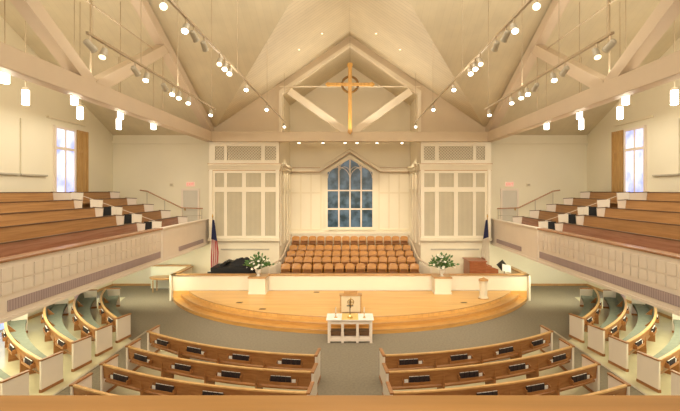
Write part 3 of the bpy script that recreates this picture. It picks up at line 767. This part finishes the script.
# flags
def draped(x, y, ztop, zbot, w, folds, sx):
    rows_ = []; uv = []
    nz, nk = 26, 36
    m = MB()
    for i in range(nz+1):
        v = i/nz; z = ztop-(ztop-zbot)*v; ww = w*(.25+.75*min(1, v*1.6))*(1-.25*max(0, v-.8)/.2)
        for k in range(nk+1):
            u = k/nk
            m.v.append((x+sx*.02+sx*(u-.2)*ww, y-.05-.09*abs(sin(u*folds*pi+v*1.5))*(.3+.7*min(1, v*2)), z-.25*u*min(1, v*2)*(1-v)))
            uv.append((u+.25*v, v))
    for i in range(nz):
        for k in range(nk): m.f.append((i*(nk+1)+k, i*(nk+1)+k+1, (i+1)*(nk+1)+k+1, (i+1)*(nk+1)+k))
    return m, uv, nk
for sx in (-1, 1):
    x, y = sx*7.52, 24.62
    t = thing('flag', (x, y, .48), 'furled flag with dark blue field and red and white stripes by the piano' if sx < 0 else 'furled white flag with dark top beside the right organ case', 'flag', 'flags on poles')
    MB().tube([(x, y, .5), (x, y, 4.02)], .022, 8).build('pole', 'trimw', t)
    MB().lathe([(.2, 0), (.2, .04), (.05, .1), (.03, .16)], (x, y, .48), 16).build('base', 'brass', t)
    MB().lathe([(.02, 0), (.04, .06), (.01, .2)], (x, y, 4.02), 8).build('finial', 'brass', t)
    m, uv, nk = draped(x, y, 3.9, 1.2, .46, 5, -sx)
    # split blue canton from the rest by height
    top, bot = MB(), MB(); tu, bu = [], []
    cut = 10 if sx < 0 else 9
    top.v = m.v[:(cut+1)*(nk+1)]; top.f = m.f[:cut*nk]; tu = uv[:(cut+1)*(nk+1)]
    bot.v = m.v[cut*(nk+1):]; bot.f = [tuple(i-cut*(nk+1) for i in f) for f in m.f[cut*nk:]]; bu = uv[cut*(nk+1):]
    top.build('canton', 'blue', t, True, uv=tu)
    bot.build('stripes' if sx < 0 else 'field', 'flags' if sx < 0 else 'flagw', t, True, uv=bu)

# half wall and round-ended table, left of the stage
t = thing('half_wall', (-10.1, 25.5, 0), 'low white half wall with oak cap behind the round-ended table', 'half wall')
MB().box(-11.2, -9.0, 25.3, 25.5, 0, 1.24).build('wall_panel', 'lowwall', t)
MB().box(-11.25, -9.0, 25.24, 25.56, 1.24, 1.30).build('cap', 'trimw', t, bevel=.01)
t = thing('side_table', (-10.2, 24.5, 0), 'light oak round-ended table by the half wall, left of the stage', 'table')
pl = [(-10.3+.6*cos(pi/2+pi*k/16), 24.5+.45*sin(pi/2+pi*k/16)) for k in range(17)]+[(-9.1, 24.05), (-9.1, 24.95)]
MB().prism(pl, 'z', .76, .81).build('tabletop', 'trimw', t, bevel=.01)
MB().prism([(-10.3+(x+10.3)*.9, 24.5+(y-24.5)*.9) for x, y in pl], 'z', .70, .76).build('apron', 'trimw', t)
for x, y in ((-10.62, 24.25), (-10.62, 24.75), (-9.25, 24.2), (-9.25, 24.8)):
    MB().tube([(x, y, 0), (x, y, .66)], [.025, .04], 8).build('leg', 'trimw', t)

# ------------------------------------------------------------------ floor finishes under the pews
for sx in (-1, 1):
    m = MB(); N = 24
    for z in (0, .006):
        for R in (10.35, 17.5):
            for k in range(N+1):
                x = .92+(6.55-.92)*k/N; m.v.append((-x, 23.6-sqrt(R*R-x*x), z))
    n = N+1
    for k in range(N):
        m.f += [(k, k+1, n+k+1, n+k), (2*n+k, 2*n+k+1, 3*n+k+1, 3*n+k), (k, k+1, 2*n+k+1, 2*n+k), (n+k, n+k+1, 3*n+k+1, 3*n+k)]
    m.f += [(0, n, 3*n, 2*n), (N, n+N, 3*n+N, 2*n+N)]
    struct(m.mirror(-sx), 'floor_vinyl_center_'+SIDE[sx], 'vinyl')
    m = MB(); rr = [12.25+.25*i for i in range(25)]
    for R in rr:
        a0 = asin(8.45/R); a1 = asin(min(.985, 14.15/R))
        for k in range(N+1):
            a = a0+(a1-a0)*k/N; m.v.append((max(-WX+.01, .5-R*sin(a)), 25.3-R*cos(a), .006))
    for i in range(len(rr)-1):
        for k in range(N): m.f.append((i*n+k, i*n+k+1, (i+1)*n+k+1, (i+1)*n+k))
    struct(m.mirror(-sx), 'floor_vinyl_side_'+SIDE[sx], 'vinyl')
    struct(MB().box(-7.98, -7.90, 8, 17.6, 0, .02).mirror(-sx), 'trim_aisle_edge_'+SIDE[sx], 'grey')

# ------------------------------------------------------------------ ground floor pews
book = MB().box(-.062, .062, -.018, .018, 0, .18).build('hymnal', 'books'); book.hide_render = False
MB().box(-.060, .060, -.013, .013, .178, .183).build('pages', 'paper', book)
card = MB().box(-.05, .05, -.006, .006, 0, .115).build('bulletin', 'paper')
USED = {'book': False, 'card': False}
def put(kind, loc, rz, label, cat, group):
    src = book if kind == 'book' else card
    if not USED[kind]: o = src; USED[kind] = True; o.location = loc; o.rotation_euler = (0, 0, rz)
    else: o = dup(src, loc, rz)
    tag(o, label, cat, group)

def curved_pew(cxp, cyp, R, angs, label, rowdesc, sx, nb, group, cushion, racks, cuts=(None, None)):
    """angs: start/end angle measured from the camera-facing direction; built on the left, mirrored by sx. nb bays."""
    a0, a1 = angs
    def P(r, a, z): return ((cxp-r*sin(a))*(-sx), cyp-r*cos(a), z)
    am = (a0+a1)/2; loc = P(R-.25, am, 0)
    t = thing('church_pew', loc, label, 'pew', group)
    def cut_angle(r, which):
        # angle at radius r of the line on which the pew end is cut off (along the aisle)
        ae = (a0, a1)[which]; d = cuts[which]
        if d is None: return ae
        lo_, hi_ = -.2, 1.2
        for _ in range(40):
            m_ = (lo_+hi_)/2
            X, Y = -R*sin(ae)+d[0]*m_, -R*cos(ae)+d[1]*m_
            if sqrt(X*X+Y*Y) > r: lo_ = m_
            else: hi_ = m_
        return math.atan2(-X, -Y)
    def arc(r0, r1, z0, z1, n=28, b0=None, b1=None, tilt=0):
        m = MB()
        if b0 is None: A, B = [cut_angle(r, 0) for r in (r0, r1, r1+tilt, r0+tilt)], [cut_angle(r, 1) for r in (r0, r1, r1+tilt, r0+tilt)]
        else: A, B = [b0]*4, [b1]*4
        rr_, zz_ = (r0, r1, r1+tilt, r0+tilt), (z0, z0, z1, z1)
        m.sweep([[P(rr_[q], A[q]+(B[q]-A[q])*k/n, zz_[q]) for q in range(4)] for k in range(n+1)])
        return m
    arc(R-.085, R-.045, .49, .86, tilt=.045).build('backrest', 'pew', t)
    arc(R-.055, R+.025, .86, .895).build('top_rail', 'pewcap', t)
    SD = .58 if cushion else .56
    arc(R-SD, R-.09, .38, .42).build('seat', 'pew', t)
    if cushion:
        arc(R-SD-.01, R-.10, .42, .53).build('cushion', 'teal', t)
        arc(R-.125, R-.088, .46, .84, tilt=.05).build('back_cushion', 'teal', t)
    for w_, ae in enumerate((a0, a1)):
        da = .028/R
        def E(t_, off, z):
            d = cuts[w_]
            if d is None: return P(R-t_, ae+off, z)
            # t_ metres along the cut line, off as a thickness angle
            X, Y = cxp-R*sin(ae)+d[0]*t_, cyp-R*cos(ae)+d[1]*t_
            X -= off*R*d[1]; Y += off*R*d[0]
            return (X*(-sx), Y, z)
        L_ = .62 if cuts[w_] is None else .72
        m = MB(); m.sweep([[E(-.03, s*da, 0), E(-.03, s*da, .87), E(L_, s*da, .84), E(L_, s*da, .0)] for s in (-1, 1)])
        e = m.build('end_panel', 'whitep', t)
        m = MB(); m.sweep([[E(-.05, s*da*1.6, .865), E(-.05, s*da*1.6, .905), E(L_+.02, s*da*1.6, .875), E(L_+.02, s*da*1.6, .838)] for s in (-1, 1)])
        m.build('end_cap', 'pew', e)
        m = MB(); m.sweep([[E(-.04, s*da*1.5, 0), E(-.04, s*da*1.5, .09), E(L_+.01, s*da*1.5, .09), E(L_+.01, s*da*1.5, 0)] for s in (-1, 1)])
        m.build('end_base', 'pew', e)
    for k in range(1, nb):
        a = a0+(a1-a0)*k/nb; da = .02/R
        m = MB(); m.sweep([[P(R-.0, a+s*da, 0), P(R-.02, a+s*da, .80), P(R-.09, a+s*da, .80), P(R-.46, a+s*da, .38), P(R-.42, a+s*da, 0)] for s in (-1, 1)])
        m.build('partition', 'pew', t)
    for k in range(nb):
        if k not in racks: continue
        a = a0+(a1-a0)*(k+.5)/nb; hw = .36/R
        ZR = .575
        m = arc(R-.03, R+.09, ZR-.02, ZR, 6, a-hw, a+hw)
        m.sweep([[P(R+.075, a-hw+2*hw*q/6, ZR), P(R+.09, a-hw+2*hw*q/6, ZR), P(R+.09, a-hw+2*hw*q/6, ZR+.05), P(R+.075, a-hw+2*hw*q/6, ZR+.05)] for q in range(7)])
        for s in (-1, 1):
            m.sweep([[P(R-.03, a+s*hw+q*.012/R, ZR), P(R+.09, a+s*hw+q*.012/R, ZR), P(R+.09, a+s*hw+q*.012/R, ZR+.10), P(R-.02, a+s*hw+q*.012/R, ZR+.14)] for q in (-1, 1)])
        m.build('book_rack', 'pew', t)
        wc = 4 if (k+int(R*2)) % 3 else 0
        for q in range(5):
            aa = a+(-.272+.136*q)*(1)/R
            p = P(R+.035, aa, ZR+.003); rz = (aa if sx > 0 else -aa)
            if q == wc:
                put('card', p, rz, 'white bulletin in %s rack from aisle, %s' % (ORD[k], rowdesc), 'bulletin', 'bulletins in the pew racks')
            else:
                put('book', p, rz, 'dark hymnal, %s in %s rack from aisle, %s' % (ORD[q], ORD[k], rowdesc), 'hymnal', 'hymnals in the pew racks')
    return t

cr = [(11.05, 'first'), (12.2, 'second'), (13.37, 'third'), (14.5, 'fourth')]
for sx in (-1, 1):
    for R, o in cr:
        a0, a1 = asin(.95/R), asin(6.6/R)
        rd = '%s centre pew, %s block' % (o, SIDE[sx])
        curved_pew(0, 23.6, R, (a0, a1), 'curved oak pew with book racks, %s row from the stage, %s centre block' % (o, SIDE[sx]), rd, sx, 4, 'centre block pews', False, (0, 1, 2, 3), (None, (.04, 1)))
    for R, o in [(12.7, 'first'), (13.67, 'second'), (14.65, 'third'), (15.8, 'fourth'), (16.95, 'fifth')]:
        a0 = asin(8.9/R); a1 = asin(min(.945, 13.5/R))
        rd = '%s side pew below the %s gallery' % (o, SIDE[sx])
        curved_pew(.5, 25.3, R, (a0, a1), 'curved pew with sage cushions, %s from the stage, below the %s gallery' % (o, SIDE[sx]), rd, sx, 4, 'side block pews', True, (0, 1, 2), ((.16, .98), None))

# ------------------------------------------------------------------ lights and fittings
def lamp(kind, name, loc, power, col=(1, .85, .62), size=.1, target=None, spot=None, sy=None, blend=.6):
    l = bpy.data.lights.new(name, kind); l.energy = power; l.color = col
    if kind in ('POINT', 'SPOT'): l.shadow_soft_size = size
    if kind == 'SPOT': l.spot_size = math.radians(spot); l.spot_blend = blend
    if kind == 'AREA':
        l.shape = 'RECTANGLE'; l.size = size; l.size_y = sy or size
    o = bpy.data.objects.new(name, l); C.objects.link(o); o.location = loc
    if target is not None:
        o.rotation_euler = (Vector(target)-Vector(loc)).to_track_quat('-Z', 'Y').to_euler()
    return o

# pendants
pn = 0
for sx in (-1, 1):
    for x, rn in ((10.2, 'outer'), (8.67, 'inner')):
        for k, y in enumerate((11.3, 14.15, 17.0, 19.85)):
            zc = 8.43; zt = zT(y)
            t = thing('pendant_lamp', (sx*x, y, zc-.24), 'glowing white cylinder pendant, %s from the stage in the %s row, %s gallery' % (ORD[3-k], rn, SIDE[sx]), 'pendant lamp', 'cylinder pendants over the galleries')
            MB().lathe([(.085, -.235), (.105, -.225), (.105, .2), (.10, .22)], (sx*x, y, zc), 16).build('shade', 'pend', t, smooth=False)
            MB().lathe([(.10, .22), (.108, .23), (.108, .28), (.05, .31)], (sx*x, y, zc), 16).build('top_cap', 'metal', t)
            MB().tube([(sx*x, y, zc+.3), (sx*x, y, zt)], .014, 6).build('stem', 'metal', t)
            lamp('POINT', 'pendant_light', (sx*x, y, zc-.45), 38, (1, .88, .66), .14)

# track lighting
def head(sx, x, y, z, tgt, kind, n, trk):
    """one spotlight fixture hanging from a track at (x,y,z)"""
    p = Vector((sx*x, y, z)); d = (Vector(tgt)-p).normalized()
    o = thing('track_spotlight', tuple(p), '%s track spotlight, %s along the %s %s track' % (('unlit grey', 'bright lit', 'warm lit')[kind], ORD[n], SIDE[sx], trk), 'spotlight', 'track spotlights')
    c = p-Vector((0, 0, .20))
    MB().tube([p, c], .02, 6).build('stem', 'metal', o)
    MB().tube([c-d*.13, c-d*.10, c+d*.10, c+d*.12], [.04, .065, .07, .08], 12).build('can', 'grey', o)
    MB().tube([c+d*.115, c+d*.13, c+d*.15], [.072, .068, .04], 12).build('lens', ('grey', 'lamp', 'lampdim')[kind], o)
    lamp('SPOT', 'spot_light', tuple(c+d*.25), SPOTW[kind], (1, .87, .68), .10, tgt, 62)
SPOTW = {0: 620, 1: 110, 2: 60}  # grey heads face away and carry the stage light
for sx in (-1, 1):
    x, zt = 3.5, 9.17
    t = thing('lighting_track', (sx*x, 16, zt), 'long inner lighting track under the nave ceiling, %s of the cross' % SIDE[sx], 'lighting track', 'lighting tracks')
    MB().box(sx*x-.03, sx*x+.03, 7.0, 24.3, zt, zt+.05).build('rail', 'metal', t)
    for y in (9, 14, 19, 24): MB().tube([(sx*x, y, zt+.04), (sx*x, y, max(zN(x), zT(y)))], .008, 6).build('hanger', 'metal', t)
    for n, (d, kind) in enumerate(((8.45, 2), (9.6, 1), (10.1, 0), (10.8, 0), (12.1, 2), (12.6, 1), (13.1, 1), (15.2, 1), (18.9, 1), (24.0, 1))):
        tgt = (sx*(3.3-.1*n), d-7, 0) if kind else (sx*(1.5+2.0*(n-2)), 21.5+2.5*(n-2), .9)
        if n == 0: tgt = (sx*1.0, 2.0, 5.5)
        head(sx, x, d, zt, tgt, kind, n, 'inner')
    x, zt = 5.2, 8.6
    t = thing('lighting_track', (sx*x, 13, zt), 'outer lighting track hung on rods beside the %s gallery truss' % SIDE[sx], 'lighting track', 'lighting tracks')
    MB().box(sx*x-.03, sx*x+.03, 8.9, 17.3, zt, zt+.05).build('rail', 'metal', t)
    for y in (9.1, 11.2, 13.6, 16.9): MB().tube([(sx*x, y, zt+.04), (sx*x, y, max(zN(x), zT(y)))], .010, 6).build('hanger', 'metal', t)
    for n, (d, kind) in enumerate(((9.0, 0), (9.5, 2), (10.9, 0), (11.5, 1), (12.6, 0), (13.2, 1), (13.7, 1), (14.5, 1), (16.8, 1))):
        head(sx, x, d, zt, (sx*(5.0-.1*n), d-5, 0) if kind else (sx*(.5+1.2*n), 18.5+1.4*n, 1.0+.4*n), kind, n, 'outer')
# chancel downlights on a bar behind the truss
t = thing('downlight_bar', (0, 26.4, 8.42), 'slim bar carrying small downlights across the chancel recess', 'light bar')
MB().box(-RX, RX, 26.36, 26.44, 8.42, 8.5).build('bar', 'strut', t)
for n, px_ in enumerate((299, 323, 345, 357, 377, 402)):
    x = (px_-350)*26.4/450
    o = thing('downlight', (x, 26.4, 8.42), 'small bright downlight behind the chancel truss, %s from the left' % ORD[n], 'downlight', 'chancel downlights')
    MB().lathe([(.05, -.13), (.085, -.12), (.085, 0)], (x, 26.4, 8.42), 12).build('can', 'strut', o)
    MB().lathe([(.07, -.15), (.075, -.13)], (x, 26.4, 8.42), 12).build('lens', 'lamp', o)
    lamp('SPOT', 'downlight_beam', (x, 26.4, 8.2), 230, (1, .82, .56), .08, (x*1.1, 29.6 if n in (0, 5) else 27.8, 2.0), 85)
# ceiling recessed spots near the chancel gable
for n, (px_, py_) in enumerate(((322, 33), (376, 33), (299, 49), (400, 49))):
    sx = -1 if px_ < 350 else 1
    # intersect ray with the nave slope
    a = abs(px_-350)/450; b = (190.5-py_)/450; d = (RIDGE-5.5)/(b+NS*a)
    x, z = sx*a*d, 5.5+b*d
    o = thing('recessed_light', (x, d, z), 'tiny recessed ceiling light, %s on the %s slope above the cross' % (('higher', 'higher', 'lower', 'lower')[n], SIDE[sx]), 'recessed light', 'recessed ceiling lights')
    MB().lathe([(.05, -.03), (.07, -.02), (.07, .0)], (x, d, z), 12).build('trim_ring', 'strut', o)
    MB().lathe([(.035, -.045), (.045, -.03)], (x, d, z), 12).build('lens', 'lampdim', o)

# added area fills without fixtures: trusses, galleries, nave, rear and choir
for sx in (-1, 1):
    lamp('AREA', 'truss_fill', (sx*7.78, 13.5, 8.95), 340, (1, .905, .745), .3, (sx*7.2, 13.5, 14), sy=20)
    lamp('AREA', 'gallery_fill', (sx*11.0, 13.5, 8.9), 330, (1, .94, .80), 3.0, (sx*11.0, 13.6, 0), sy=18)
    lamp('AREA', 'under_gallery_fill', (sx*11.0, 16.5, 2.44), 860, (1, .95, .66), 3.5, (sx*11.0, 16.8, 0), sy=17)
for sx in (-1, 1):
    lamp('AREA', 'under_gallery_front_fill', (sx*10.2, 21.8, 2.44), 190, (1, .95, .66), 3.0, (sx*10.4, 25.4, 0), sy=1.2)  # extra fill added to brighten the front wall and floor here
lamp('AREA', 'nave_front_fill', (0, 24.0, 8.4), 260, (1, .905, .745), 5.0, (0, 19.5, 13), sy=.5)  # added fill brightening the front slope of the nave ceiling
lamp('AREA', 'nave_fill', (0, 11, 13.3), 470, (1, .905, .745), 2.0, (0, 11.1, 0), sy=14)
lamp('AREA', 'rear_fill', (0, -3.5, 9.5), 900, (1, .905, .745), 8.0, (0, 14, 6.0), sy=3)  # unseen broad fill added behind the camera
lamp('AREA', 'choir_fill', (0, 26.2, 8.75), 45, (1, .84, .60), 6.0, (0, 26.3, 14), sy=.6)

w = bpy.data.worlds.new('World'); SC.world = w; w.use_nodes = True
bg = w.node_tree.nodes['Background']
bg.inputs['Color'].default_value = (.35, .45, .7, 1); bg.inputs['Strength'].default_value = .3

# ------------------------------------------------------------------ camera
cam = bpy.data.cameras.new('camera'); co = bpy.data.objects.new('camera', cam); C.objects.link(co)
co.location = (0, 0, 5.5); co.rotation_euler = (pi/2, 0, 0)
cam.sensor_width = 36; cam.lens = 36*450/680; cam.shift_x = -10/680; cam.shift_y = -15/680
cam.clip_start = .05
SC.camera = co
SC.view_settings.view_transform = 'Standard'
SC.view_settings.look = 'None'
SC.view_settings.exposure = 0
SC.cycles.max_bounces = 6
SC.cycles.diffuse_bounces = 4
SC.cycles.sample_clamp_indirect = 4
